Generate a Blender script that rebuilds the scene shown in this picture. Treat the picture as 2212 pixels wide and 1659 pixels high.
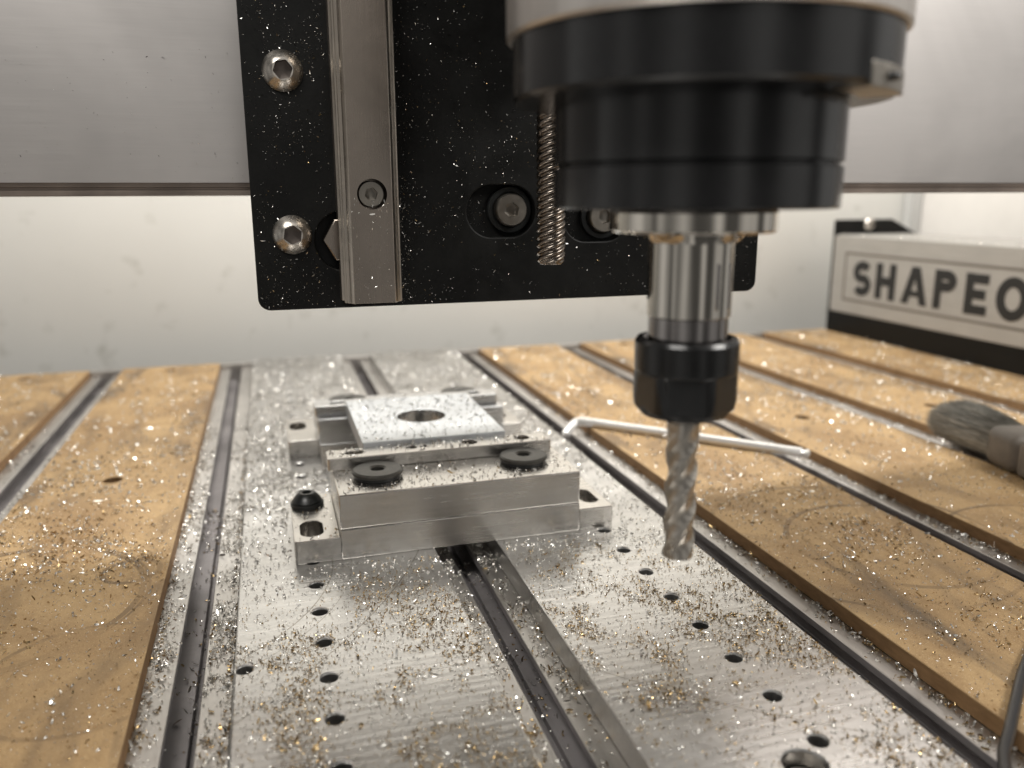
import bpy, bmesh, math, random
import numpy as np
from mathutils import Matrix, Vector

# ------------------------------------------------------------------ setup
S = 0.001                                   # all sizes below are written in millimetres
for o in list(bpy.data.objects):
    bpy.data.objects.remove(o)
scene = bpy.context.scene
COL = scene.collection
random.seed(7)
rng = np.random.default_rng(11)
R = math.radians

# camera (phone main lens held low in front of the machine)
YAW, PITCH, ROLL = 0.286751586, 0.226293290, 0.00414746
f_ = Vector((math.sin(YAW) * math.cos(PITCH), math.cos(YAW) * math.cos(PITCH), -math.sin(PITCH)))
r_ = Vector((math.cos(YAW), -math.sin(YAW), 0))
d_ = f_.cross(r_)
r2 = r_ * math.cos(ROLL) + d_ * math.sin(ROLL)
d2 = -r_ * math.sin(ROLL) + d_ * math.cos(ROLL)
cam = bpy.data.cameras.new('camera')
camo = bpy.data.objects.new('camera', cam)
COL.objects.link(camo)
camo.matrix_world = Matrix(((r2.x, -d2.x, -f_.x, 0), (r2.y, -d2.y, -f_.y, 0), (r2.z, -d2.z, -f_.z, 0.135), (0, 0, 0, 1)))
cam.sensor_width = 36.0
cam.lens = 36.0 * 1774.73 / 2212.0
cam.clip_start = 0.01
cam.clip_end = 20
cam.dof.use_dof = True
cam.dof.focus_distance = 0.276
cam.dof.aperture_fstop = 9.0
scene.camera = camo

# room light: neutral surround with patches added for reflections, plus the enclosure's LED lamps
w = bpy.data.worlds.new('World')
scene.world = w
w.use_nodes = True
bg = w.node_tree.nodes['Background']
wt = w.node_tree
wtc = wt.nodes.new('ShaderNodeTexCoord')
wmp = wt.nodes.new('ShaderNodeMapping')
wmp.inputs['Scale'].default_value = (1, 1, .35)
wno = wt.nodes.new('ShaderNodeTexNoise')
wno.inputs['Scale'].default_value = 1.9
wno.inputs['Detail'].default_value = 1
wcr = wt.nodes.new('ShaderNodeValToRGB')
wcr.color_ramp.elements[0].position = .40
wcr.color_ramp.elements[0].color = (.20, .195, .185, 1)
wcr.color_ramp.elements[1].position = .62
wcr.color_ramp.elements[1].color = (1.55, 1.51, 1.44, 1)
wt.links.new(wtc.outputs['Generated'], wmp.inputs['Vector'])
wt.links.new(wmp.outputs['Vector'], wno.inputs['Vector'])
wt.links.new(wno.outputs['Fac'], wcr.inputs['Fac'])
wt.links.new(wcr.outputs['Color'], bg.inputs[0])
bg.inputs[1].default_value = 0.42


def area(name, loc, target, sx, sy, power, col):
    l = bpy.data.lights.new(name, 'AREA')
    l.shape = 'RECTANGLE'
    l.size, l.size_y = sx * S, sy * S
    l.energy = power
    l.color = col
    o = bpy.data.objects.new(name, l)
    COL.objects.link(o)
    o.location = Vector(loc) * S
    o.rotation_euler = (Vector(target) - Vector(loc)).to_track_quat('-Z', 'Y').to_euler()
    return o


WARM = (1.0, 0.968, 0.915)
area('room_lamp', (540, -80, 520), (60, 330, 60), 300, 140, 2.7, WARM)
area('room_lamp', (-170, -10, 560), (100, 330, 40), 260, 140, 2.1, WARM)
area('enclosure_lamp', (220, 640, 560), (220, 600, 0), 700, 60, 5.0, WARM)

vs = scene.view_settings
vs.view_transform = 'Standard'
vs.look = 'None'
vs.exposure = 0.0
vs.gamma = 1.0
vs.use_curve_mapping = False
scene.cycles.use_denoising = True
scene.cycles.max_bounces = 8
scene.cycles.glossy_bounces = 5
scene.cycles.sample_clamp_indirect = 6.0
scene.cycles.caustics_reflective = True

# ------------------------------------------------------------------ materials


def new_mat(name):
    m = bpy.data.materials.new(name)
    m.use_nodes = True
    nt = m.node_tree
    return m, nt, nt.nodes['Principled BSDF']


def N(nt, t, **kw):
    n = nt.nodes.new(t)
    for k, v in kw.items():
        setattr(n, k, v)
    return n


def coords(nt, scale=(1, 1, 1), rot=(0, 0, 0)):
    tc = N(nt, 'ShaderNodeTexCoord')
    mp = N(nt, 'ShaderNodeMapping')
    mp.inputs['Scale'].default_value = scale
    mp.inputs['Rotation'].default_value = rot
    nt.links.new(tc.outputs['Object'], mp.inputs['Vector'])
    return mp.outputs['Vector']


def noise(nt, vec, scale, detail=4, rough=.6, dist=0):
    n = N(nt, 'ShaderNodeTexNoise')
    n.inputs['Scale'].default_value = scale
    n.inputs['Detail'].default_value = detail
    n.inputs['Roughness'].default_value = rough
    n.inputs['Distortion'].default_value = dist
    nt.links.new(vec, n.inputs['Vector'])
    return n.outputs['Fac']


def ramp(nt, fac, stops):
    r = N(nt, 'ShaderNodeValToRGB')
    els = r.color_ramp.elements
    while len(els) < len(stops):
        els.new(0.5)
    for e, (p, c) in zip(els, stops):
        e.position = p
        e.color = (c, c, c, 1) if isinstance(c, (int, float)) else (*c, 1)
    nt.links.new(fac, r.inputs['Fac'])
    return r.outputs['Color']


def mix(nt, fac, a, b, mode='MIX'):
    m = N(nt, 'ShaderNodeMix', data_type='RGBA', blend_type=mode)
    for s, v in ((m.inputs[0], fac), (m.inputs[6], a), (m.inputs[7], b)):
        if isinstance(v, (int, float)):
            s.default_value = v
        elif isinstance(v, tuple):
            s.default_value = (*v, 1)
        else:
            nt.links.new(v, s)
    return m.outputs[2]


def bump(nt, bsdf, height, strength, dist, prev=None):
    b = N(nt, 'ShaderNodeBump')
    b.inputs['Strength'].default_value = strength
    b.inputs['Distance'].default_value = dist
    nt.links.new(height, b.inputs['Height'])
    if prev is not None:
        nt.links.new(prev, b.inputs['Normal'])
    nt.links.new(b.outputs['Normal'], bsdf.inputs['Normal'])
    return b.outputs['Normal']


def metal(name, base, r0, r1, streak=(1, 1, 1), sscale=300, bstr=.15, bdist=.0002, spread=.10, metallic=1.0, blotch=30, low=.86):
    """brushed or machined metal: streaked roughness and relief, uneven tone"""
    m, nt, b = new_mat(name)
    v = coords(nt, streak)
    st = noise(nt, v, sscale, 5, .65)
    v2 = coords(nt)
    bl = noise(nt, v2, blotch, 4, .6, .5)
    lo = tuple(max(0, c * (1 - spread)) for c in base)
    hi = tuple(min(1, c * (1 + spread * .5)) for c in base)
    c1 = ramp(nt, bl, [(.35, lo), (.65, hi)])
    c2 = ramp(nt, st, [(.3, low), (.7, 1.0)])
    col = mix(nt, 1.0, c1, c2, 'MULTIPLY')
    nt.links.new(col, b.inputs['Base Color'])
    b.inputs['Metallic'].default_value = metallic
    mr = N(nt, 'ShaderNodeMapRange')
    mr.inputs[1].default_value = .3
    mr.inputs[2].default_value = .7
    mr.inputs[3].default_value = r0
    mr.inputs[4].default_value = r1
    mm = mix(nt, .5, st, bl)
    nt.links.new(mm, mr.inputs[0])
    nt.links.new(mr.outputs[0], b.inputs['Roughness'])
    bump(nt, b, st, bstr, bdist)
    return m


def plain(name, base, rough, metallic=0.0, nscale=200, var=.12, bstr=.1, bdist=.0001, spec=.5):
    m, nt, b = new_mat(name)
    v = coords(nt)
    n1 = noise(nt, v, nscale, 4, .6)
    n2 = noise(nt, v, nscale * .06, 3, .6, .4)
    lo = tuple(c * (1 - var) for c in base)
    hi = tuple(min(1, c * (1 + var)) for c in base)
    nt.links.new(ramp(nt, mix(nt, .5, n1, n2), [(.35, lo), (.65, hi)]), b.inputs['Base Color'])
    nt.links.new(ramp(nt, n2, [(.3, rough * .8), (.7, min(1, rough * 1.2))]), b.inputs['Roughness'])
    b.inputs['Metallic'].default_value = metallic
    b.inputs['Specular IOR Level'].default_value = spec
    bump(nt, b, n1, bstr, bdist)
    return m


def ring_mask(nt, cx, cy, rad, width):
    """1 on a thin circle (a cutter mark) around a centre, metres"""
    tc = N(nt, 'ShaderNodeNewGeometry')
    sub = N(nt, 'ShaderNodeVectorMath', operation='SUBTRACT')
    sub.inputs[1].default_value = (cx, cy, 0)
    nt.links.new(tc.outputs['Position'], sub.inputs[0])
    mul = N(nt, 'ShaderNodeVectorMath', operation='MULTIPLY')
    mul.inputs[1].default_value = (1, 1, 0)
    nt.links.new(sub.outputs[0], mul.inputs[0])
    ln = N(nt, 'ShaderNodeVectorMath', operation='LENGTH')
    nt.links.new(mul.outputs[0], ln.inputs[0])
    c = N(nt, 'ShaderNodeMath', operation='COMPARE')
    c.inputs[1].default_value = rad
    c.inputs[2].default_value = width
    nt.links.new(ln.outputs['Value'], c.inputs[0])
    return c.outputs[0]


def plate_metal(name, rings):
    m, nt, b = new_mat(name)
    v = coords(nt, (.035, 1, 1), (0, 0, R(2.0)))
    fine = noise(nt, v, 900, 4, .7)
    mid = noise(nt, v, 260, 3, .6)
    bl = noise(nt, coords(nt), 22, 4, .6, .8)
    col = ramp(nt, bl, [(.32, (.545, .535, .52)), (.68, (.68, .67, .655))])
    col = mix(nt, 1.0, col, ramp(nt, fine, [(.3, .84), (.7, 1.0)]), 'MULTIPLY')
    # cutter feed marks: broad lines across the plate
    wv = N(nt, 'ShaderNodeTexWave', wave_type='BANDS', bands_direction='Y', wave_profile='SIN')
    wv.inputs['Scale'].default_value = 95
    wv.inputs['Distortion'].default_value = 3.0
    wv.inputs['Detail'].default_value = 2
    wv.inputs['Detail Scale'].default_value = 1.5
    nt.links.new(coords(nt, (.25, 1, 1), (0, 0, R(1.5))), wv.inputs['Vector'])
    for cx, cy, rad, wd in rings:
        col = mix(nt, ring_mask(nt, cx, cy, rad, wd), col, (.30, .28, .25))
    nt.links.new(col, b.inputs['Base Color'])
    b.inputs['Metallic'].default_value = 1.0
    nt.links.new(ramp(nt, mix(nt, .45, bl, mid), [(.35, .24), (.65, .40)]), b.inputs['Roughness'])
    h = mix(nt, .26, fine, wv.outputs['Fac'])
    bump(nt, b, h, .28, .00025)
    return m


M = {}
M['plate_a'] = plate_metal('milled_aluminium_a', [(-.06428, .2992, .0804, .00022), (-.0600, .2980, .0830, .00012), (-.1756, .38456, .2414, .0002)])
M['plate_b'] = plate_metal('milled_aluminium_b', [(.30, .40, .2950, .00015)])
M['track'] = metal('extruded_aluminium', (.62, .60, .575), .34, .5, (1, .03, 1), 700, .2, .00015, .16)
M['track_slot'] = metal('shaded_slot_aluminium', (.30, .28, .28), .45, .6, (1, .03, 1), 700, .2, .00015, .3, metallic=.35)  # darker colour stands in for the shade inside the slot
M['block'] = metal('ground_aluminium', (.66, .635, .60), .20, .30, (.04, 1, 1), 900, .08, .0001, .10)
M['block_blue'] = metal('bright_aluminium', (.66, .66, .66), .22, .32, (.04, 1, 1), 900, .1, .0001, .10)
M['work'] = metal('sparkling_workpiece_aluminium', (.60, .62, .64), .36, .5, (1, 1, 1), 1500, .25, .0002, .08)
M['gantry'] = metal('brushed_gantry_aluminium', (.56, .535, .52), .44, .52, (.02, 1, 1), 1800, .03, .0001, .12, blotch=9, low=.95)
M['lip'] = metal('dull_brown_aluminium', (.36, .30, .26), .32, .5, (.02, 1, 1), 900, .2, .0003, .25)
M['rail_side'] = metal('lit_raceway_steel', (.56, .50, .43), .22, .36, (1, 1, .03), 1500, .25, .0002, .22, blotch=40)  # raceway finish, with the light on the rail's sides added to its colour
M['rail'] = metal('ground_rail_steel', (.29, .25, .215), .20, .33, (1, 1, .03), 900, .12, .0001, .18, blotch=40)
M['steel'] = metal('stainless_screw_steel', (.62, .575, .52), .20, .32, (1, 1, 1), 500, .08, .0001, .12)
M['socket'] = metal('grimy_shaded_socket_steel', (.17, .145, .13), .3, .45, (1, 1, 1), 400, .15, .0001, .25)  # grime plus the recess's shade, both put into the colour
M['dsteel'] = metal('dull_screw_steel', (.36, .33, .29), .3, .45, (1, 1, 1), 400, .15, .0001, .2)
M['chrome'] = metal('polished_shaft_steel', (.62, .58, .52), .05, .11, (1, 1, .1), 500, .05, .0001, .08)
M['shaftdark'] = metal('dark_shaft_steel', (.34, .32, .31), .15, .25, (1, 1, .1), 500, .05, .0001, .1)
M['carbide'] = metal('carbide_cutter', (.56, .52, .465), .26, .40, (1, 1, 1), 700, .12, .0001, .2)
M['silver'] = metal('satin_spindle_aluminium', (.66, .62, .58), .3, .42, (1, 1, .05), 500, .1, .0001, .1)
M['hexkey'] = metal('chromed_key', (.95, .945, .93), .28, .36, (1, 1, 1), 300, .05, .0001, .04, metallic=.55, low=.96)
M['black_plate'] = plain('black_anodised_plate', (.0045, .0045, .0042), .46, 0, 900, .4, .25, .0001, .22)
M['black_gloss'] = plain('black_gloss_anodise', (.010, .010, .0105), .20, 0, 500, .2, .03, .0001, .5)
M['black_steel'] = plain('black_oxide_steel', (.011, .012, .012), .34, .15, 400, .35, .12, .0001, .5)
M['nutblack'] = plain('black_nut_steel', (.012, .012, .012), .24, .2, 300, .3, .06, .0001, .5)
M['washer'] = plain('dark_washer_steel', (.055, .052, .046), .42, .6, 500, .4, .2, .0001, .5)
M['rubber'] = plain('black_cable_rubber', (.012, .012, .014), .35, 0, 300, .2, .1, .0001, .5)
M['dark'] = plain('dark_recess', (.02, .019, .018), .6, 0, 300, .3)
M['wallr'] = plain('white_side_panel', (.84, .81, .77), .45, 0, 60, .03, .05)
M['post'] = plain('grey_corner_strip', (.60, .60, .585), .5, 0, 60, .04, .05)
M['panel'] = metal('painted_silver_panel', (.45, .435, .41), .42, .5, (1, .05, 1), 400, .04, .0001, .05, metallic=.35)
M['groove'] = plain('engraved_line', (.15, .135, .115), .6)
M['letter'] = plain('black_lettering', (.012, .012, .012), .5)
m, nt, b = new_mat('grey_bristle')
nt.links.new(ramp(nt, noise(nt, coords(nt, (1, .05, 1), (0, 0, R(11.6))), 900, 3, .7), [(.35, (.11, .105, .092)), (.65, (.36, .345, .31))]), b.inputs['Base Color'])
b.inputs['Roughness'].default_value = .45
M['bristle'] = m
M['brush_handle'] = plain('weathered_grey_handle', (.16, .14, .12), .55, 0, 90, .3, .3, .0004)
M['ferrule'] = metal('dull_ferrule', (.26, .24, .215), .35, .5, (1, 1, 1), 300, .2, .0002, .25)

# white back panel with faint smudges
m, nt, b = new_mat('white_back_panel')
v = coords(nt)
sm = noise(nt, v, 38, 3, .55)
sm2 = noise(nt, v, 7, 3, .5)
spots = ramp(nt, sm, [(.60, 0.0), (.76, .8)])
spot_c = mix(nt, spots, (.78, .772, .735), (.56, .55, .50))
nt.links.new(mix(nt, 1.0, spot_c, ramp(nt, sm2, [(.3, .94), (.7, 1.0)]), 'MULTIPLY'), b.inputs['Base Color'])
b.inputs['Roughness'].default_value = .42
M['wall'] = m

# MDF
m, nt, b = new_mat('mdf_board')
v = coords(nt)
fib = noise(nt, coords(nt, (1, .55, 1)), 1100, 4, .75)
mott = noise(nt, v, 260, 4, .6)
big = noise(nt, v, 17, 4, .55, .9)
smear = noise(nt, coords(nt, (1, .30, 1), (0, 0, R(38))), 26, 4, .6, 1.2)
speck = noise(nt, v, 2600, 2, .7)
stain = noise(nt, coords(nt, (1, .22, 1), (0, 0, R(-24))), 15, 3, .55, 2.0)
c = ramp(nt, fib, [(.30, (.26, .155, .070)), (.70, (.50, .340, .172))])
c = mix(nt, .55, c, ramp(nt, mott, [(.30, (.29, .178, .083)), (.70, (.50, .340, .170))]))
c = mix(nt, .5, c, ramp(nt, big, [(.33, (.25, .150, .070)), (.67, (.55, .380, .195))]))
c = mix(nt, ramp(nt, speck, [(.58, 0.0), (.68, .8)]), c, (.64, .49, .29))
c = mix(nt, ramp(nt, smear, [(.50, 0.0), (.68, .8)]), c, (.155, .105, .062))
c = mix(nt, ramp(nt, stain, [(.54, 0.0), (.64, .80)]), c, (.120, .092, .066))
for cx, cy, rad, wd in ((-.098, .300, .047, .0011), (-.098, .300, .0490, .0005), (-.057, .316, .010, .0011), (.235, .255, .040, .0012), (.225, .262, .060, .0009), (.300, .230, .045, .0010), (-.060, .245, .030, .0009)):
    c = mix(nt, mix(nt, ring_mask(nt, cx, cy, rad, wd), (0, 0, 0), ramp(nt, big, [(.4, .0), (.55, .75)])), c, (.17, .115, .065))
nt.links.new(c, b.inputs['Base Color'])
b.inputs['Roughness'].default_value = .62
b.inputs['Specular IOR Level'].default_value = .3
bump(nt, b, fib, .35, .0003)
M['mdf'] = m
m, nt, b = new_mat('mdf_cut_edge')
v = coords(nt, (1, .25, 1))
c = ramp(nt, noise(nt, v, 500, 4, .7), [(.3, (.17, .092, .036)), (.7, (.27, .155, .068))])
nt.links.new(c, b.inputs['Base Color'])
b.inputs['Roughness'].default_value = .75
M['mdf_edge'] = m

# chips: metal with its own tint for every chip
m, nt, b = new_mat('cut_metal_chip')
at = N(nt, 'ShaderNodeAttribute', attribute_name='tint')
nt.links.new(at.outputs['Color'], b.inputs['Base Color'])
b.inputs['Metallic'].default_value = 1.0
nt.links.new(at.outputs['Alpha'], b.inputs['Roughness'])
M['chip'] = m

# ------------------------------------------------------------------ builders


class MB:
    def __init__(self):
        self.v, self.f = [], []

    def add(self, vs, fs):
        n = len(self.v)
        self.v += [tuple(p) for p in vs]
        self.f += [tuple(i + n for i in q) for q in fs]
        return self

    def box(self, x0, x1, y0, y1, z0, z1):
        return self.add([(x0, y0, z0), (x1, y0, z0), (x1, y1, z0), (x0, y1, z0), (x0, y0, z1), (x1, y0, z1), (x1, y1, z1), (x0, y1, z1)],
                        [(3, 2, 1, 0), (4, 5, 6, 7), (0, 1, 5, 4), (1, 2, 6, 5), (2, 3, 7, 6), (3, 0, 4, 7)])

    def prism(self, poly, a0, a1, axis):
        """poly of 2D points extruded along an axis ('x','y','z')"""
        n = len(poly)
        vs = []
        for a in (a0, a1):
            for p, q in poly:
                vs.append({'x': (a, p, q), 'y': (p, a, q), 'z': (p, q, a)}[axis])
        fs = [tuple(range(n)), tuple(range(2 * n - 1, n - 1, -1))]
        fs += [(i, n + i, n + (i + 1) % n, (i + 1) % n) for i in range(n)]
        return self.add(vs, fs)

    def lathe(self, prof, c, axis='z', seg=64, cap=True):
        """prof: (radius, height) list; axis z up, or y pointing to the viewer (-y)"""
        vs, fs = [], []
        for r, h in prof:
            for k in range(seg):
                a = 2 * math.pi * k / seg
                x, y = r * math.cos(a), r * math.sin(a)
                vs.append((c[0] + x, c[1] + y, c[2] + h) if axis == 'z' else (c[0] + x, c[1] - h, c[2] + y))
        for i in range(len(prof) - 1):
            for k in range(seg):
                k2 = (k + 1) % seg
                fs.append((i * seg + k, i * seg + k2, (i + 1) * seg + k2, (i + 1) * seg + k))
        if cap:
            if prof[0][0] > 1e-6:
                fs.append(tuple(range(seg - 1, -1, -1)))
            if prof[-1][0] > 1e-6:
                fs.append(tuple((len(prof) - 1) * seg + k for k in range(seg)))
        return self.add(vs, fs)

    def tube(self, pts, r, seg=12, flat=False):
        pts = [Vector(p) for p in pts]
        vs, fs = [], []
        up = Vector((0, 0, 1))
        rr = r if isinstance(r, (list, tuple)) else [r] * len(pts)
        for i, p in enumerate(pts):
            t = (pts[min(i + 1, len(pts) - 1)] - pts[max(i - 1, 0)]).normalized()
            s = t.cross(up)
            if s.length < 1e-4:
                s = Vector((1, 0, 0))
            s.normalize()
            u = s.cross(t)
            for k in range(seg):
                a = 2 * math.pi * k / seg
                vs.append(p + s * math.cos(a) * rr[i] + u * math.sin(a) * rr[i])
        for i in range(len(pts) - 1):
            for k in range(seg):
                k2 = (k + 1) % seg
                fs.append((i * seg + k, i * seg + k2, (i + 1) * seg + k2, (i + 1) * seg + k))
        fs.append(tuple(range(seg - 1, -1, -1)))
        fs.append(tuple((len(pts) - 1) * seg + k for k in range(seg)))
        return self.add(vs, fs)

    def build(self, name, mat, parent=None, loc=None, bevel=0, smooth=True, angle=20, mats=None, matfn=None, bseg=2):
        org = origin_of(parent) if parent is not None else Vector(loc or (0, 0, 0))
        me = bpy.data.meshes.new(name)
        bm = bmesh.new()
        bvs = [bm.verts.new(((x - org.x) * S, (y - org.y) * S, (z - org.z) * S)) for x, y, z in self.v]
        for q in self.f:
            try:
                bm.faces.new([bvs[i] for i in q])
            except ValueError:
                pass
        bmesh.ops.recalc_face_normals(bm, faces=bm.faces)
        if bevel:
            es = [e for e in bm.edges if len(e.link_faces) == 2 and e.calc_face_angle(0) > R(30)]
            bmesh.ops.bevel(bm, geom=es, offset=bevel * S, segments=bseg, affect='EDGES', profile=.5, clamp_overlap=True)
        bm.to_mesh(me)
        bm.free()
        return finish(me, name, mat, parent, org, smooth, angle, mats, matfn)


ORG = {}


def origin_of(o):
    return ORG[o.name]


def finish(me, name, mat, parent, org, smooth=True, angle=35, mats=None, matfn=None):
    for mm in (mats or [mat]):
        me.materials.append(M[mm])
    if matfn:
        for p in me.polygons:
            p.material_index = matfn(p)
    if smooth:
        me.polygons.foreach_set('use_smooth', [True] * len(me.polygons))
        me.set_sharp_from_angle(angle=R(angle))
    o = bpy.data.objects.new(name, me)
    COL.objects.link(o)
    ORG[o.name] = Vector(org)
    if parent is not None:
        o.parent = parent
    else:
        o.location = Vector(org) * S
    return o


def tag(o, label=None, cat=None, group=None, kind=None):
    if label:
        o['label'] = label
    if cat:
        o['category'] = cat
    if group:
        o['group'] = group
    if kind:
        o['kind'] = kind
    return o


def thing(name, loc, label, cat, group=None):
    o = bpy.data.objects.new(name, None)
    o.empty_display_size = .01
    COL.objects.link(o)
    o.location = Vector(loc) * S
    ORG[o.name] = Vector(loc)
    return tag(o, label, cat, group)


def copy_tree(o, dloc, parent=None):
    """copy a thing with its parts and sub-parts, shifted by dloc (mm)"""
    c = o.copy()
    COL.objects.link(c)
    c.parent = parent
    if parent is None:
        c.location = o.location + Vector(dloc) * S
    ORG[c.name] = ORG[o.name] + Vector(dloc)
    for ch in list(o.children):
        copy_tree(ch, dloc, c)
    return c


def circle(cx, cy, r, n=40):
    return [(cx + r * math.cos(2 * math.pi * k / n), cy + r * math.sin(2 * math.pi * k / n)) for k in range(n)]


def slot(cx, cy, hx, hy, n=10):
    """oblong outline elongated along its longer half-size"""
    r = min(hx, hy)
    dx, dy = hx - r, hy - r
    pts = []
    for qx, qy, a0 in ((1, 1, 0), (-1, 1, 90), (-1, -1, 180), (1, -1, 270)):
        for k in range(n + 1):
            a = R(a0 + 90 * k / n)
            p = (cx + qx * dx + r * math.cos(a), cy + qy * dy + r * math.sin(a))
            if not pts or math.dist(p, pts[-1]) > 1e-4:
                pts.append(p)
    if math.dist(pts[0], pts[-1]) < 1e-4:
        pts.pop()
    return pts


def rounded(x0, x1, y0, y1, r, n=6, corners=(1, 1, 1, 1)):
    pts = []
    for (cx, cy, a0, on) in ((x1 - r, y1 - r, 0, corners[0]), (x0 + r, y1 - r, 90, corners[1]), (x0 + r, y0 + r, 180, corners[2]), (x1 - r, y0 + r, 270, corners[3])):
        if on:
            for k in range(n + 1):
                a = R(a0 + 90 * k / n)
                pts.append((cx + r * math.cos(a), cy + r * math.sin(a)))
        else:
            pts.append((cx + (r if a0 in (0, 270) else -r), cy + (r if a0 in (0, 90) else -r)))
    return pts


def sheet(name, outline, holes, z0, z1, mat, parent=None, loc=None, bevel=.3, plane='xy', angle=12, mats=None, matfn=None):
    """plate with real through-holes: filled 2D curve, extruded and edge-broken. plane 'xz' stands it up, z0..z1 then run along y"""
    org = origin_of(parent) if parent is not None else Vector(loc or (0, 0, 0))
    cu = bpy.data.curves.new(name, 'CURVE')
    cu.dimensions = '2D'
    cu.fill_mode = 'BOTH'
    cu.extrude = ((z1 - z0) / 2 - bevel) * S
    cu.bevel_depth = bevel * S
    cu.bevel_resolution = 1
    cu.offset = -bevel * S
    for poly in [outline] + holes:
        sp = cu.splines.new('POLY')
        sp.points.add(len(poly) - 1)
        for pt, (x, y) in zip(sp.points, poly):
            pt.co = (x * S, y * S, 0, 1)
        sp.use_cyclic_u = True
    tmp = bpy.data.objects.new('tmp', cu)
    COL.objects.link(tmp)
    dg = bpy.context.evaluated_depsgraph_get()
    me = bpy.data.meshes.new_from_object(tmp.evaluated_get(dg))
    bpy.data.objects.remove(tmp)
    me.name = name
    me.materials.clear()
    zc = (z0 + z1) / 2 * S
    n = len(me.vertices)
    co = np.empty(n * 3)
    me.vertices.foreach_get('co', co)
    co = co.reshape(-1, 3)
    if plane == 'xy':
        co[:, 2] += zc
    elif plane == 'xz':
        co = np.c_[co[:, 0], zc - co[:, 2], co[:, 1]]
    else:                                   # 'yz': 2D x runs along y, 2D y runs along z
        co = np.c_[zc + co[:, 2], co[:, 0], co[:, 1]]
    co -= np.array(org) * S
    me.vertices.foreach_set('co', co.ravel())
    bm = bmesh.new()
    bm.from_mesh(me)
    bmesh.ops.remove_doubles(bm, verts=bm.verts, dist=1e-6)
    bmesh.ops.recalc_face_normals(bm, faces=bm.faces)
    bm.to_mesh(me)
    bm.free()
    me.update()
    return finish(me, name, mat, parent, org, True, angle, mats, matfn)


def hexagon(cx, cy, r, rot=0):
    return [(cx + r * math.cos(R(60 * k + rot)), cy + r * math.sin(R(60 * k + rot))) for k in range(6)]


def annulus_hex(mb, c, r_out, r_hex, h, rot, axis, seg=48, depth=3):
    """flat ring from a round rim to a hexagonal socket, with the socket's walls and floor"""
    vs, fs = [], []

    def P(x, y, hh):
        return (c[0] + x, c[1] + y, c[2] + hh) if axis == 'z' else (c[0] + x, c[1] - hh, c[2] + y)
    for k in range(seg):
        a = 2 * math.pi * k / seg
        vs.append(P(r_out * math.cos(a), r_out * math.sin(a), h))
    for hh in (h, h - depth):
        for k in range(seg):
            a = 2 * math.pi * k / seg
            aa = ((math.degrees(a) - rot) % 60) - 30
            rr = r_hex * math.cos(R(30)) / math.cos(R(aa))
            vs.append(P(rr * math.cos(a), rr * math.sin(a), hh))
    vs.append(P(0, 0, h - depth * 1.25))
    for k in range(seg):
        k2 = (k + 1) % seg
        fs.append((k, k2, seg + k2, seg + k))
        fs.append((seg + k, seg + k2, 2 * seg + k2, 2 * seg + k))
        fs.append((2 * seg + k, 2 * seg + k2, 3 * seg))
    return mb.add(vs, fs)


# ------------------------------------------------------------------ the setting
TR = -8.7            # top of the T-tracks
BT = -3.0            # top of the MDF boards
TRACKS = [-131.5, -31.5, 68.5, 168.5, 268.5, 368.5, 468.5]
YB, YF = 724.0, 40.0

mb = MB()
mb.box(-300, 700, YF, YB, -44, -22)
edges = [-232] + TRACKS + [570]
for a, c in zip([-232] + [t + 13.2 for t in TRACKS], [t - 13.2 for t in TRACKS] + [570]):
    mb.box(a, c, YF, YB - 1, -21.9, TR - .05)
tag(mb.build('machine_bed', 'dark', loc=(0, 0, -44)), kind='structure')

tag(MB().box(-900, 1000, 800, 812, -44, 900).build('back_wall', 'wall', loc=(0, 800, -44)), kind='structure')
tag(MB().box(721, 733, 300, 799.5, -44, 900).build('side_wall', 'wallr', loc=(721, 300, -44)), kind='structure')
tag(MB().box(705.5, 720.5, 786, 799.5, -44, 900).build('corner_post', 'post', loc=(710, 790, -44), bevel=1.5),
    'grey strip closing the corner between the two white panels', 'corner strip')

tag(MB().box(-260, 580, YB + .6, YB + 9, -22, -4.6).build('end_rail', 'track', loc=(160, YB + 1, -22), bevel=.6),
    'bright aluminium rail closing off the far ends of the tracks and boards', 'rail')

# ------------------------------------------------------------------ T-tracks
prof = [(-13, -21.8), (13, -21.8), (13, TR), (4.3, TR), (4.3, TR - 2.6), (8.6, TR - 2.6), (8.6, -18.2), (2.5, -18.2), (2.5, -21.2), (.7, -21.2), (.7, -18.2), (-8.6, -18.2), (-8.6, TR - 2.6), (-4.3, TR - 2.6), (-4.3, TR), (-13, TR)]
TL = {
    -131.5: 'aluminium T-slot track between the two MDF strips away from the lettered rail',
    -31.5: 'chip-littered T-slot track between an MDF strip and the drilled plate with cutter arcs',
    68.5: 'T-slot track running between the two drilled aluminium plates, under the clamped fixture',
    168.5: 'T-slot track beside the drilled plate, with the hex key hooked into it',
    268.5: 'T-slot track crossed by the long arm of the hex key near its ball tip',
    368.5: 'T-slot track with the paint brush bristles lying across it',
    468.5: 'T-slot track between the last MDF strips before the lettered rail',
}
t0 = None
for x in TRACKS:
    if t0 is None:
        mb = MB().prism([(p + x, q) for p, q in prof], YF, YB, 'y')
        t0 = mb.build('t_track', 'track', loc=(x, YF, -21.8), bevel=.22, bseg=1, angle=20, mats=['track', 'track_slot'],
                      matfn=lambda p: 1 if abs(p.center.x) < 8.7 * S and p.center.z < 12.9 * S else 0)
        o = t0
    else:
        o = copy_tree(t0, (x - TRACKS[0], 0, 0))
    tag(o, TL[x], 'track', 'T-slot tracks of the machine bed')

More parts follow.
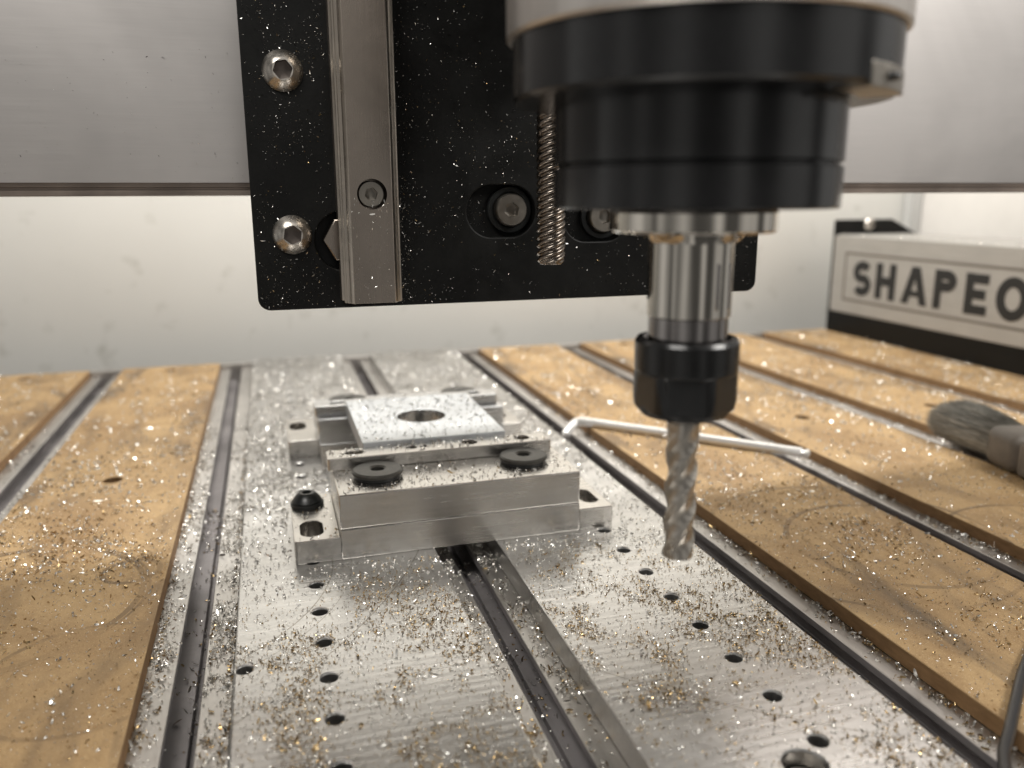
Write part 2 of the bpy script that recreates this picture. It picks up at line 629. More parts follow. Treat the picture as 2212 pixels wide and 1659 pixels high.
# ------------------------------------------------------------------ MDF strips (two boards each, butted at a seam)
SEAM = 533.0
BOARDS = [
    (-231.5, -144.3, -188, 'MDF wasteboard strip farthest from the lettered rail, beyond the outer T-slot track'),
    (-118.9, -44.2, -81.5, 'MDF wasteboard strip with a circular cutter mark, beside the drilled plate with arcs'),
    (181.5, 256, 218.5, 'MDF wasteboard strip lying under the hex key, beside the drilled plate'),
    (281, 356, 318.5, 'MDF wasteboard strip under the ball tip of the hex key'),
    (381, 456, 418.5, 'MDF wasteboard strip under the side of the grey paint brush'),
    (481, 552.4, 518.5, 'MDF wasteboard strip running along the foot of the lettered rail'),
]
for x0, x1, xc, lab in BOARDS:
    t = thing('mdf_strip', ((x0 + x1) / 2, YF, TR), lab, 'board', 'MDF wasteboard strips')
    for y0, y1, hy in ((YF, SEAM - .35, (430.0,)), (SEAM + .35, YB, (706.0,))):
        o = sheet('board', rounded(x0, x1, y0, y1, .8, 2), [circle(xc, h, 4.6, 40) for h in hy], TR, BT, 'mdf', t, bevel=.35,
                  mats=['mdf', 'mdf_edge'], matfn=lambda p: 1 if abs(p.normal.z) < .3 else 0)
        for h in hy:
            s = MB()
            s.lathe([(3.9, 0), (3.9, 1.6), (3.4, 2.2)], (xc, h, TR + .02), 'z', 24, True)
            s.build('bolt_head', 'black_steel', o)

# ------------------------------------------------------------------ drilled fixture plates
hl = [(9.0, 37.2 + 20.05 * k) for k in range(34)]
hr = [(125.7, 133.2 + 20.0 * k - 80) for k in range(33)]
YP = 716.0
holesL = [circle(x, y, 2.5, 40) for x, y in hl if 44 < y < YP - 8] + [circle(-14.4, 229.0, 2.4, 40)]
holesR = [circle(x, y, 2.5, 40) for x, y in hr if 44 < y < YP - 8] + [circle(117.0, 146.5, 5.4, 36)]
pl = sheet('drilled_plate', rounded(-17.4, 55.6, YF, YP, .8, 2), holesL, -8.6, 0, 'plate_a', loc=(19, YF, -8.6), bevel=.55)
tag(pl, 'milled aluminium plate with a row of drilled holes and curved cutter marks', 'plate', 'drilled aluminium fixture plates')
pr = sheet('drilled_plate', rounded(80.4, 155.2, YF, YP, .8, 2), holesR, -8.6, 0, 'plate_b', loc=(118, YF, -8.6), bevel=.55)
MB().lathe([(4.5, 0), (4.5, 4.0), (4.1, 4.5), (2.4, 4.5), (2.3, 2.2), (0, 2.0)], (117.0, 146.5, -8.55), 'z', 40, True).build('mounting_screw', 'steel', pr)
tag(pr, 'milled aluminium plate with drilled holes and one larger bore, under the end mill', 'plate', 'drilled aluminium fixture plates')

# ------------------------------------------------------------------ clamping fixtures


def button_screw(name, c, r, h, axis, hexr, rot, mat, parent, socket):
    prof = [(r * .96, -.05), (r, .15)]
    for k in range(11):
        q = 1 - .50 * k / 10
        prof.append((r * q, .45 + (h - .45) * (1 - q ** 2.6) / (1 - .5 ** 2.6)))
    mb = MB().lathe(prof, c, axis, 48, False)
    n0 = len(mb.f)
    annulus_hex(mb, c, prof[-1][0], hexr, h, rot, axis, 48, h * .8)
    # the socket's walls and floor take grime and recess shade as colour
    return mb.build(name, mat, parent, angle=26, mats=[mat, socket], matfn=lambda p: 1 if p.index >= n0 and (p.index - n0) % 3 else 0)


def fixture_base(y0, y1, ty0, ty1, lab, slotsL, slotsR, x0=2.6, x1=130.8):
    t = thing('fixture_base', (66.7, (y0 + y1) / 2, 0), lab, 'clamp base', 'stepped aluminium clamp bases')
    MB().box(19.7, 116, y0, y1, .05, 12).build('body', 'block', t, bevel=.35)
    sheet('slotted_tab', rounded(x0, 19.6, ty0, ty1, 1.6, 4, (0, 1, 1, 0)), slotsL, .05, 9.2, 'block', t, bevel=.3)
    sheet('slotted_tab', rounded(116.1, x1, ty0, ty1, 1.2, 4, (1, 0, 0, 1)), slotsR, .05, 9.2, 'block', t, bevel=.3)
    return t


fixture_base(296, 345, 296, 346, 'stepped aluminium clamp base with slotted tabs and a black screw, under the washer block',
             [slot(9.5, 308, 4.3, 8)], [slot(124.2, 310, 3.6, 8)])
fixture_base(408, 452, 430, 474, 'stepped aluminium clamp base farther back, behind the holed workpiece',
             [slot(10, 460, 4.4, 8)], [slot(124.5, 452, 3.6, 8)], 4.2, 132.4)

o = MB().box(19.7, 116, 296.2, 343, 12.08, 25.7).build('clamp_block', 'block', loc=(67, 320, 12.08), bevel=.45)
tag(o, 'solid aluminium clamp block carrying two black washers and dull chips', 'block', 'aluminium clamp blocks')
o = MB().box(19.0, 115.5, 407.5, 452, 12.08, 25.7).build('clamp_block', 'block_blue', loc=(67, 430, 12.08), bevel=.7)
tag(o, 'aluminium clamp block with bright edges behind the holed workpiece', 'block', 'aluminium clamp blocks')


def jaw(y0, y1, lab, mat):
    yc = (y0 + y1) / 2
    hs = [slot(29.6, yc + .6, 4.2, 2.5), circle(53.3, yc + 1, 2.4, 40), circle(58.6, yc + 1.2, 1.6, 40), circle(78.6, yc + 1, 3.4, 40), circle(102.2, yc + 1, 3.4, 40)]
    o = sheet('jaw_bar', rounded(18.0, 113.5, y0, y1, .7, 2), hs, 25.8, 31, mat, loc=(66, yc, 25.8), bevel=.35)
    tag(o, lab, 'bar', 'drilled jaw bars gripping the workpiece')


jaw(325, 337, 'narrow drilled jaw bar beside the two black washers, along the workpiece edge', 'block')
jaw(413.2, 425, 'narrow jaw bar on the far edge of the holed workpiece', 'block_blue')

o = sheet('workpiece_plate', rounded(33.4, 96.4, 337.3, 412.9, .6, 2), [circle(65.2, 374.0, 11.4, 64)], 25.8, 33, 'work', loc=(65, 375, 25.8), bevel=.3, mats=['work', 'block_blue'],
          matfn=lambda p: 1 if abs(p.normal.z) < .5 and abs(p.center.x) < 13 * S and abs(p.center.y) < 14 * S else 0)
tag(o, 'square aluminium workpiece with a round centre hole, dusted with bright chips', 'workpiece')


def washer(x, y, lab, r=10.1):
    t = thing('washer', (x, y, 25.75), lab, 'washer', 'black washers on the clamp blocks')
    mb = MB().lathe([(3.2, 0), (r * .90, 0), (r * .93, .2), (r * .93, 1.3), (3.2, 1.3), (3.2, 0)], (x, y, 25.75), 'z', 48, False)
    mb.build('lower_disc', 'black_steel', t)
    mb = MB().lathe([(2.7, 0), (r - .3, 0), (r, .35), (r, 1.2), (r - .8, 1.75), (3.6, 1.95), (2.7, 1.4), (2.7, 0)], (x, y, 27.1), 'z', 48, False)
    mb.build('upper_disc', 'washer', t)
    MB().lathe([(2.68, 0), (2.68, .5)], (x, y, 25.8), 'z', 24, True).build('screw_socket', 'black_steel', t)


washer(36.6, 314.6, 'black double washer beside the slotted end of the jaw bar')
washer(97.8, 315.2, 'black double washer at the end of the block nearer the end mill')
washer(36.6, 436.5, 'dark washer on the rear clamp block behind the workpiece corner')
washer(97.8, 436.5, 'dark washer on the rear clamp block, on the hex key side')

t = thing('button_screw', (9.2, 334, 9.2), 'black button-head screw with washer on the slotted tab of the clamp base', 'screw')
MB().lathe([(6.6, 0), (6.8, .3), (6.8, 1.4), (6.4, 1.7), (3, 1.75)], (9.2, 334, 9.22), 'z', 48, True).build('washer', 'black_steel', t)
button_screw('head', (9.2, 334, 10.98), 6.1, 3.9, 'z', 2.2, 0, 'black_steel', t, 'black_steel')

for x, y, lab in ((10, 458, 'dark cap screw sunk in the rear clamp base tab away from the hex key'), (124.5, 450, 'dark cap screw sunk in the rear clamp base tab beside the hex key')):
    t = thing('cap_screw', (x, y, 0.1), lab, 'screw', 'screws in the rear clamp base')
    mb = MB().lathe([(3.0, 0), (3.0, 5.4), (2.6, 5.9)], (x, y, .1), 'z', 32, False)
    annulus_hex(mb, (x, y, .1), 2.6, 1.7, 5.9, 0, 'z', 24, 2)
    mb.build('head', 'dsteel', t)

# ------------------------------------------------------------------ gantry beam
GY = 322.0
t = thing('gantry_beam', (80, GY, 135), 'wide brushed aluminium gantry beam crossing behind the black carriage plate', 'beam')
# face built as stacked extrusion panels with shallow seams
zz = [139.6, 163.0, 187.0, 260.0]
prof = [(GY, 139.7), (GY, 300), (GY + 80, 300), (GY + 80, 139.7)]
MB().prism(prof, -420, 720, 'x').build('face', 'gantry', t, angle=3)
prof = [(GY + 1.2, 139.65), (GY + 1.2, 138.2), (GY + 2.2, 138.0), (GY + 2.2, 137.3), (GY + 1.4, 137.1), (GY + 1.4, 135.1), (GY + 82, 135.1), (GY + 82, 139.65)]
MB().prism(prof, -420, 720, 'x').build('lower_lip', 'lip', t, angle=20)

# ------------------------------------------------------------------ carriage plate
PY = 295.0
t = thing('carriage_plate', (93.7, PY + 6, 96), 'black carriage plate with stainless screws, speckled with fine metal chips', 'plate')
sx, sz = 87.0, 129.0
pocketA = slot(83.2, 129.2, 13.0, 9.4, 14)
pocketB = slot(120.5, 126.6, 13.0, 9.0, 14)
holes = [pocketA, pocketB, circle(26.5, 119.6, 10.2, 40)]
sheet('plate', rounded(-3.9, 191.2, 96.2, 262, 4.2, 8), holes, PY, PY + 5, 'black_plate', t, bevel=.5, plane='xz')
MB().box(-3.2, 190.5, PY + 5.05, PY + 12, 97, 262).build('backing_plate', 'black_plate', t, bevel=.4)
for x, z, rot in ((9.0, 174.9, 10), (8.9, 122.0, 22), (179.2, 121.2, 5)):
    button_screw('button_screw', (x, PY - .02, z), 6.6, 3.5, 'y', 3.25, rot, 'steel', t, 'socket')
for x, z in ((87.2, 129.6), (124.0, 126.8)):
    mb = MB().lathe([(5.9, 0), (5.9, 4.6), (5.5, 5.2)], (x, PY + 5.0, z), 'y', 48, False)
    annulus_hex(mb, (x, PY + 5.0, z), 5.5, 2.9, 5.2, 18, 'y', 48, 3)
    g = mb.build('cap_screw', 'dsteel', t)
    MB().lathe([(5.9, 0), (8.3, 0), (8.5, .3), (8.5, 1.6), (8.2, 2.0), (6.7, 2.1), (5.9, 1.4), (5.9, 0)], (x, PY + 5.0, z), 'y', 48, False).build('washer', 'black_steel', g)
mb = MB().prism(hexagon(27.2, 120.0, 8.2, 0), PY - 1.5, PY + 5.0, 'y')
mb.build('hex_nut', 'rail', t, bevel=.5)

# linear rail bolted to the carriage plate
t = thing('linear_rail', (33.2, PY, 99.5), 'tall ground-steel linear rail with grooved sides on the black plate', 'rail')
rx = 34.0
half = [(10, 0), (10, -6.0), (9.2, -6.9), (8.2, -8.4), (8.0, -10.2), (8.7, -11.8), (9.7, -12.6), (9.7, -13.6), (9.0, -14.0), (9.0, -14.4), (8.4, -15.1), (7.9, -15.6), (7.9, -16.0), (6.9, -17.5)]
poly = [(rx + x, PY + y) for x, y in half] + [(rx - x, PY + y) for x, y in reversed(half)]
rail = MB().prism(poly, 99.6, 262, 'z').build('rail_body', 'rail', t, bevel=.12, bseg=1, angle=18, mats=['rail', 'rail_side'], matfn=lambda p: 0 if p.normal.y < -.9 else 1)


def cut(o, cutter_mb):
    c = cutter_mb.build('cutter', 'dark', None)
    c.location = (0, 0, 0)
    md = o.modifiers.new('b', 'BOOLEAN')
    md.operation = 'DIFFERENCE'
    md.solver = 'EXACT'
    md.object = c
    bpy.context.view_layer.update()
    dg = bpy.context.evaluated_depsgraph_get()
    me = bpy.data.meshes.new_from_object(o.evaluated_get(dg))
    o.modifiers.remove(md)
    old = o.data
    o.data = me
    me.name = old.name
    me.polygons.foreach_set('use_smooth', [True] * len(me.polygons))
    me.set_sharp_from_angle(angle=R(18))
    bpy.data.objects.remove(c)


bpy.context.view_layer.update()
for z in (135.4, 215.4):
    cut(rail, MB().lathe([(4.9, 0), (4.9, 12)], (rx + .4, PY - 8, z), 'y', 48, True))
    mb = MB().lathe([(4.35, 0), (4.35, 6.2), (4.0, 6.9)], (rx + .4, PY - 8.02, z), 'y', 40, False)
    annulus_hex(mb, (rx + .4, PY - 8.02, z), 4.0, 2.25, 6.9, 12, 'y', 48, 2.6)
    mb.build('rail_screw', 'dsteel', t)

# lead screw
LX, LY = 91.6, 264.0
t = thing('lead_screw', (LX, LY, 112.2), 'steel lead screw with multi-start thread hanging beside the spindle', 'screw')
seg, dz = 40, .22
zs = np.arange(112.2, 240, dz)
vs, fs = [], []
for i, z in enumerate(zs):
    for k in range(seg):
        a = 2 * math.pi * k / seg
        ph = ((z / 2.55 - 4 * a / (2 * math.pi)) % 1.0)
        tri = min(1, max(0, 2.6 * (1 - abs(2 * ph - 1)) - .75))
        rr = 3.95 + .95 * tri
        if z < 113.6:
            rr = min(rr, 3.6 + (z - 112.2) * .95)
        vs.append((LX + rr * math.cos(a), LY + rr * math.sin(a), z))
for i in range(len(zs) - 1):
    for k in range(seg):
        k2 = (k + 1) % seg
        fs.append((i * seg + k, i * seg + k2, (i + 1) * seg + k2, (i + 1) * seg + k))
fs.append(tuple(range(seg - 1, -1, -1)))
fs.append(tuple((len(zs) - 1) * seg + k for k in range(seg)))
MB().add(vs, fs).build('thread', 'rail', t, angle=80)

# ------------------------------------------------------------------ spindle
AX, AY = 93.7, 171.7
t = thing('spindle', (AX, AY, 83.6), 'large black and silver router spindle with a steel shaft and collet nut', 'spindle')
c = (AX, AY, 0)
MB().lathe([(20, 131.9), (31.1, 131.9), (31.5, 132.3), (31.5, 140.5), (30.6, 140.9), (30.6, 141.3), (31.5, 141.7), (31.5, 154.6), (20, 154.6)], c, 'z', 96, True).build('lower_housing', 'black_gloss', t, angle=25)
MB().lathe([(28, 154.5), (40.2, 154.5), (41.0, 155.3), (41.0, 167.0), (28, 167.0)], c, 'z', 96, True).build('clamp_ring', 'black_gloss', t, angle=25)
ring = [o for o in t.children if o.name.startswith('clamp_ring')][0]
MB().lathe([(30, 167.02), (41.6, 167.02), (42.2, 167.6), (42.2, 250), (30, 250)], c, 'z', 96, True).build('upper_housing', 'silver', t, angle=25)
# mount joining the housing to the carriage plate
MB().prism(rounded(62, 125, 195, 268, 3, 4), 197, 250, 'z').build('mount', 'black_plate', t, bevel=.8)
# added pads stand in for the ring's bright notch, with a dark screw
def sector(a0, a1, ra, rb, n=10):
    an = [R(a0 + (a1 - a0) * k / n) for k in range(n + 1)]
    return [(AX + rb * math.cos(q), AY + rb * math.sin(q)) for q in an] + [(AX + ra * math.cos(q), AY + ra * math.sin(q)) for q in reversed(an)]


for a0, a1 in ((-70, -63.5), (-63, -40)):
    MB().prism(sector(a0, a1, 33, 41.25), 154.1, 158.6, 'z').build('bright_notch_pad', 'dsteel', ring, bevel=.2)
ex, ey = AX + 41.3 * math.cos(R(-59.5)), AY + 41.3 * math.sin(R(-59.5))
MB().lathe([(.3, -.9), (1.5, -.6), (1.7, 0), (1.5, .6), (.3, .9)], (ex, ey, 156.4), 'z', 24, True).build('clamp_screw', 'black_steel', ring)
MB().lathe([(9.5, 126.6), (18.3, 126.6), (18.9, 127.2), (18.9, 131.0), (18.3, 131.95), (9.5, 131.95)], c, 'z', 96, True).build('flange', 'chrome', t, angle=25)
MB().lathe([(9.2, 107.2), (9.7, 107.6), (9.7, 108.0), (9.7, 124.1), (9.7, 124.4), (10.1, 125.4), (10.4, 126.7)], c, 'z', 96, True).build('shaft', 'chrome', t, angle=25)
fl = R(-66)
mb = MB().add(*(lambda: ([(AX + 9.35 * math.cos(fl) + p * -math.sin(fl) + q * math.cos(fl), AY + 9.35 * math.sin(fl) + p * math.cos(fl) + q * math.sin(fl), z)
                          for z in (109.5, 120.0) for p, q in ((-2.6, -.6), (2.6, -.6), (2.6, .22), (-2.6, .22))],
                         [(0, 1, 2, 3), (7, 6, 5, 4), (0, 4, 5, 1), (1, 5, 6, 2), (2, 6, 7, 3), (3, 7, 4, 0)]))())
mb.build('wrench_flat', 'shaftdark', t, bevel=.2)
MB().lathe([(8.9, 100.6), (9.25, 101), (9.25, 107.25), (8.9, 107.4)], c, 'z', 96, True).build('lower_collar', 'shaftdark', t, angle=25)
# collet nut: round upper skirt, six flats below
nut = thing.__name__ and MB()
seg = 96
prof = [(9.3, 101.4, 0), (10.4, 102.3, 0), (11.6, 102.2, 0), (12.2, 101.3, 0), (12.2, 94.6, 0), (11.95, 94.2, 0), (12.2, 93.6, 1), (12.2, 87.2, 1), (11.7, 85.4, 1), (10.2, 83.9, 1), (9.4, 83.6, 0), (5.4, 83.7, 0), (3.7, 84.2, 0)]
vs, fs = [], []
for r, z, hx in prof:
    for k in range(seg):
        a = 2 * math.pi * k / seg
        rr = r
        if hx:
            aa = ((math.degrees(a) - 33) % 60) - 30
            rr = min(r, 10.75 / math.cos(R(aa)))
        vs.append((AX + rr * math.cos(a), AY + rr * math.sin(a), z))
for i in range(len(prof) - 1):
    for k in range(seg):
        k2 = (k + 1) % seg
        fs.append((i * seg + k, i * seg + k2, (i + 1) * seg + k2, (i + 1) * seg + k))
MB().add(vs, fs).build('collet_nut', 'nutblack', t, angle=22)

# end mill
t = thing('end_mill', (AX, AY, 47), 'fluted carbide end mill hanging from the collet nut above the plate', 'cutter')
seg, nz = 72, 120
z0m, z1m = 47.0, 81.5
vs, fs = [], []
for i in range(nz + 1):
    z = z0m + (z1m - z0m) * i / nz
    fade = min(1, max(0, (80.5 - z) / 9.0)) ** .7 * min(1, .35 + max(0, z - 47) / 7)
    tw = z * 2 * math.pi / 27.0
    for k in range(seg):
        a = 2 * math.pi * k / seg
        u = ((a - tw) % (2 * math.pi / 3)) / (2 * math.pi / 3)      # three flutes
        if u < .14:
            dep = 0
        elif u < .30:
            dep = .05
        else:
            dep = .05 + .17 * math.sin(math.pi * (u - .30) / .70) ** .8
        rr = 3.95 * (1 - dep * fade)
        vs.append((AX + rr * math.cos(a), AY + rr * math.sin(a), z))
for i in range(nz):
    for k in range(seg):
        k2 = (k + 1) % seg
        fs.append((i * seg + k, i * seg + k2, (i + 1) * seg + k2, (i + 1) * seg + k))
fs.append(tuple(range(seg - 1, -1, -1)))
MB().add(vs, fs).build('flutes', 'carbide', t, angle=28)
MB().lathe([(3.62, 81.45), (3.62, 88), (3.4, 88.2)], c, 'z', 48, True).build('shank', 'carbide', t)

# ------------------------------------------------------------------ hex key
t = thing('hex_key', (220, 405, BT), 'bright chromed hex key lying across the boards, short arm hooked into a track', 'hex key')
a, b2 = Vector((177.5, 454.5, -.4)), Vector((268.0, 359.8, -.4))
dirv = (b2 - a).normalized()
pts = [Vector((166.0, 449.5, -7.0)), Vector((169.2, 452.0, -5.2)), Vector((172.4, 454.3, -3.2)), Vector((174.6, 455.5, -1.8)), Vector((176.4, 455.4, -1.0)), a + dirv * 1.5] + [a + dirv * ((b2 - a).length * k / 6) for k in range(1, 7)]
MB().tube(pts, 2.8, 6).build('arms', 'hexkey', t, bevel=.5, bseg=3, angle=50)
MB().tube([b2 + dirv * q for q in (-.3, .5, 1.0, 1.6, 2.6, 3.6, 4.2)], [2.4, 1.8, 1.5, 2.0, 2.4, 2.1, 1.1], 12).build('ball_tip', 'hexkey', t)

# ------------------------------------------------------------------ paint brush
t = thing('paint_brush', (372, 320, BT), 'worn grey paint brush lying across a board and track', 'brush')
ax = Vector((.20, .975, .0)).normalized()          # towards the bristle tips
sd = Vector((ax.y, -ax.x, 0))
base = Vector((366.5, 321.0, 7.6))
vs, fs = [], []
for i in range(3600):
    th, rq = rng.uniform(0, 2 * math.pi), math.sqrt(rng.uniform(0, 1))
    u, v2 = rq * math.cos(th), rq * math.sin(th)
    L = 58 * math.sqrt(max(.1, 1 - .42 * rq ** 3)) * rng.uniform(.88, 1.03)
    p0 = base + sd * (u * 13.2) + Vector((0, 0, v2 * 9.8))
    p1 = base + ax * L + sd * (u * 18.5 + rng.normal(0, .9)) + Vector((0, 0, v2 * 12.2 + rng.normal(0, .4)))
    pm = (p0 + p1) / 2 + Vector(rng.normal(0, .5, 3))
    n0 = len(vs)
    rr = rng.uniform(.14, .26)
    for q, rad in ((p0, rr), (pm, rr), (p1, rr * .5)):
        q.z = max(q.z, BT + .2)
        for k in range(3):
            an = 2.094 * k
            vs.append(q + sd * rad * math.cos(an) + Vector((0, 0, rad * math.sin(an))))
    for s2 in (0, 3):
        for k in range(3):
            k2 = (k + 1) % 3
            fs.append((n0 + s2 + k, n0 + s2 + k2, n0 + s2 + 3 + k2, n0 + s2 + 3 + k))
o = MB().add(vs, fs).build('bristles', 'bristle', t, smooth=False)
o['kind'] = 'stuff'


def obb(mb, p, l0, l1, w0, w1, h0, h1, zt=0):
    vs = []
    for l, ww in ((l0, w0), (l1, w1)):
        for s3, hh in ((-1, h0), (1, h0), (1, h1), (-1, h1)):
            q = p + ax * l + sd * (s3 * ww)
            vs.append((q.x, q.y, p.z + hh + zt * (l - l0)))
    return mb.add(vs, [(0, 1, 2, 3), (7, 6, 5, 4), (0, 4, 5, 1), (1, 5, 6, 2), (2, 6, 7, 3), (3, 7, 4, 0)])


obb(MB(), base, 2, -22, 14.0, 14.0, -10.4, 10.4).build('ferrule', 'brush_handle', t, bevel=5.5, bseg=4, angle=40)
obb(MB(), base, -22.2, -120, 13.4, 9.0, -9.8, 9.4, 0).build('handle', 'brush_handle', t, bevel=3)

# ------------------------------------------------------------------ cable
cp = [(138, 96, 14), (150, 118, 5), (164, 133.6, .6), (176, 143, -.9), (190, 153.8, -1.4), (206, 165.6, -1.4), (226, 178, -1.4), (250, 190, -1.4), (280, 200, -1.2), (330, 206, -1.0)]
cpv = [Vector(p) for p in cp]
fine = []
for i in range(len(cpv) - 1):
    p0, p1, p2, p3 = cpv[max(i - 1, 0)], cpv[i], cpv[i + 1], cpv[min(i + 2, len(cpv) - 1)]
    for k in range(8):
        s3 = k / 8
        fine.append(.5 * ((2 * p1) + (-p0 + p2) * s3 + (2 * p0 - 5 * p1 + 4 * p2 - p3) * s3 ** 2 + (-p0 + 3 * p1 - 3 * p2 + p3) * s3 ** 3))
fine.append(cpv[-1])
o = MB().tube(fine, 1.55, 14).build('cable', 'rubber', loc=(176, 143, -2.5))
tag(o, 'thin black rubber cable lying over the board edge and track', 'cable')

# ------------------------------------------------------------------ lettered rail at the machine's side
BX = 553.0
t = thing('side_rail', (BX + 45, 500, BT), 'machine side rail with a silver panel bearing large black letters', 'machine rail')
YE = 719.6
MB().box(BX + 4, BX + 86, 250, YE - 3.2, 18.4, 94.6).build('rail_body', 'panel', t, bevel=1)
name_panel = sheet('name_panel', rounded(250, YE - 3.4, 18.3, 94.2, 1.5, 4), [], BX, BX + 3.9, 'panel', t, bevel=.4, plane='yz')
MB().box(BX + .2, BX + 86, 250, YE - 3.2, -44, 18.2).build('lower_rail', 'black_plate', t, bevel=.6)
end_plate = sheet('end_plate', [(BX, -44), (BX + 100, -44), (BX + 100, 94), (BX + 99, 94.4), (BX + 68, 109.2), (BX + 1, 109.2), (BX, 108.2)], [], YE - 3, YE, 'black_plate', t, bevel=.4, plane='xz')
button_screw('button_screw', (BX + 40, YE - 3.02, 104.2), 6.0, 3.6, 'y', 2.6, 0, 'steel', t, 'socket')


def strip(mb, pts, wd, x0, x1, closed=False):
    """flat stroke of constant width along 2D points (y runs to the left in the reading direction)"""
    n = len(pts)
    L, Rr = [], []
    for i in range(n):
        if closed:
            a, c2 = Vector(pts[i - 1]), Vector(pts[(i + 1) % n])
        else:
            a, c2 = Vector(pts[max(i - 1, 0)]), Vector(pts[min(i + 1, n - 1)])
        tt = (c2 - a).normalized()
        nn = Vector((-tt.y, tt.x))
        p = Vector(pts[i])
        L.append(p + nn * wd / 2)
        Rr.append(p - nn * wd / 2)
    m2 = n if closed else n - 1
    vs = [(x0, q.x, q.y) for q in L] + [(x0, q.x, q.y) for q in Rr] + [(x1, q.x, q.y) for q in L] + [(x1, q.x, q.y) for q in Rr]
    fs = []
    for i in range(m2):
        j = (i + 1) % n
        fs += [(i, j, n + j, n + i), (2 * n + i, 3 * n + i, 3 * n + j, 2 * n + j), (i, 2 * n + i, 2 * n + j, j), (n + i, n + j, 3 * n + j, 3 * n + i)]
    if not closed:
        fs += [(0, n, 3 * n, 2 * n), (n - 1, 3 * n - 1, 4 * n - 1, 2 * n - 1) if False else (n - 1, 2 * n - 1 + 2 * n - n, 4 * n - 1, 2 * n - 1)] if False else [(0, n, 3 * n, 2 * n), (n - 1, 3 * n - 1, 4 * n - 1, 2 * n - 1)]
    return mb.add(vs, fs)


def arc(cx, cz, ra, rb, a0, a1, n=14):
    return [(cx + ra * math.cos(R(a0 + (a1 - a0) * k / n)), cz + rb * math.sin(R(a0 + (a1 - a0) * k / n))) for k in range(n + 1)]


ZB, ZT, SW = 37.5, 71.1, 8.3


def letter(ch, ya, yb):
    """ya: reading-start edge (larger y), yb: reading-end edge"""
    wd = ya - yb
    u = lambda s, z: (ya - s * wd, z)           # s 0..1 across the letter
    h2 = SW / 2
    mb = MB()
    x0, x1 = BX - .35, BX + .05
    ss = SW / wd / 2
    if ch == 'H':
        strip(mb, [u(ss, ZB), u(ss, ZT)], SW, x0, x1)
        strip(mb, [u(1 - ss, ZB), u(1 - ss, ZT)], SW, x0, x1)
        strip(mb, [u(2 * ss, (ZB + ZT) / 2), u(1 - 2 * ss, (ZB + ZT) / 2)], SW, x0, x1)
    elif ch == 'E':
        strip(mb, [u(ss, ZB), u(ss, ZT)], SW, x0, x1)
        for z, e in ((ZB + h2, 1), ((ZB + ZT) / 2, .9), (ZT - h2, 1)):
            strip(mb, [u(2 * ss, z), u(e, z)], SW * .95, x0, x1)
    elif ch == 'A':
        mb.prism([u(0, ZB), u(.5 - ss * 1.15, ZT), u(.5, ZT), u(.5, ZT - SW * 1.3), u(2 * ss * 1.05, ZB)], x0, x1, 'x')
        mb.prism([u(1, ZB), u(.5 + ss * 1.15, ZT), u(.5, ZT), u(.5, ZT - SW * 1.3), u(1 - 2 * ss * 1.05, ZB)], x0, x1, 'x')
        strip(mb, [u(.26, ZB + SW * 1.15), u(.74, ZB + SW * 1.15)], SW * .62, x0 + .06, x1)
    elif ch == 'P':
        strip(mb, [u(ss, ZB), u(ss, ZT)], SW, x0, x1)
        zc, rb = ZT - 9.2, 9.2 - h2
        ra = wd * .40 - h2
        cy = ya - wd * .56
        strip(mb, [u(2 * ss, ZT - h2)] + arc(cy, zc, -ra * 1.1, rb, 90, -90, 14) + [u(2 * ss, ZT - 18.4 + h2)], SW, x0, x1)
    elif ch == 'O':
        strip(mb, arc((ya + yb) / 2, (ZB + ZT) / 2, wd / 2 - h2, (ZT - ZB) / 2 + .5 - h2, 0, 360 - 360 / 40, 39), SW, x0, x1, True)
    elif ch == 'S':
        cy = (ya + yb) / 2
        ra, rb = wd / 2 - h2, (ZT - ZB) / 4 - h2 / 2 + .2
        zt, zb = ZT - h2 - rb, ZB + h2 + rb
        up = arc(cy, zt, -ra, rb, 32, 250, 16)
        lo = arc(cy, zb, -ra, rb, 70, -148, 16)
        strip(mb, up + lo, SW, x0, x1)
    elif ch == 'K':
        strip(mb, [u(ss, ZB), u(ss, ZT)], SW, x0, x1)
        strip(mb, [u(2 * ss, ZB + 11), u(1 - ss * .9, ZT)], SW, x0, x1)
        strip(mb, [u(.42, ZB + 17), u(1 - ss * .8, ZB)], SW, x0 + .06, x1)
    mb.build('letter', 'letter', name_panel, smooth=False)


for ch, ya, yb in (('S', 684, 658.6), ('H', 652.4, 626.4), ('A', 618.2, 586.6), ('P', 580, 555.5), ('E', 546.4, 523.4), ('O', 515.4, 484.6), ('K', 476, 447), ('O', 441, 410.4)):
    letter(ch, ya, yb)
mb = MB()
y0, y1, z0, z1, gw = 397.0, 698.2, 30.6, 78.6, 2.4
mb.box(BX - .18, BX + .05, y0, y1, z1 - gw, z1)
mb.box(BX - .18, BX + .05, y0, y1, z0, z0 + gw)
mb.box(BX - .18, BX + .05, y1 - gw, y1, z0 + gw, z1 - gw)
mb.box(BX - .18, BX + .05, y0, y0 + gw, z0 + gw, z1 - gw)
mb.build('engraved_border', 'groove', name_panel, smooth=False)

# ------------------------------------------------------------------ chips


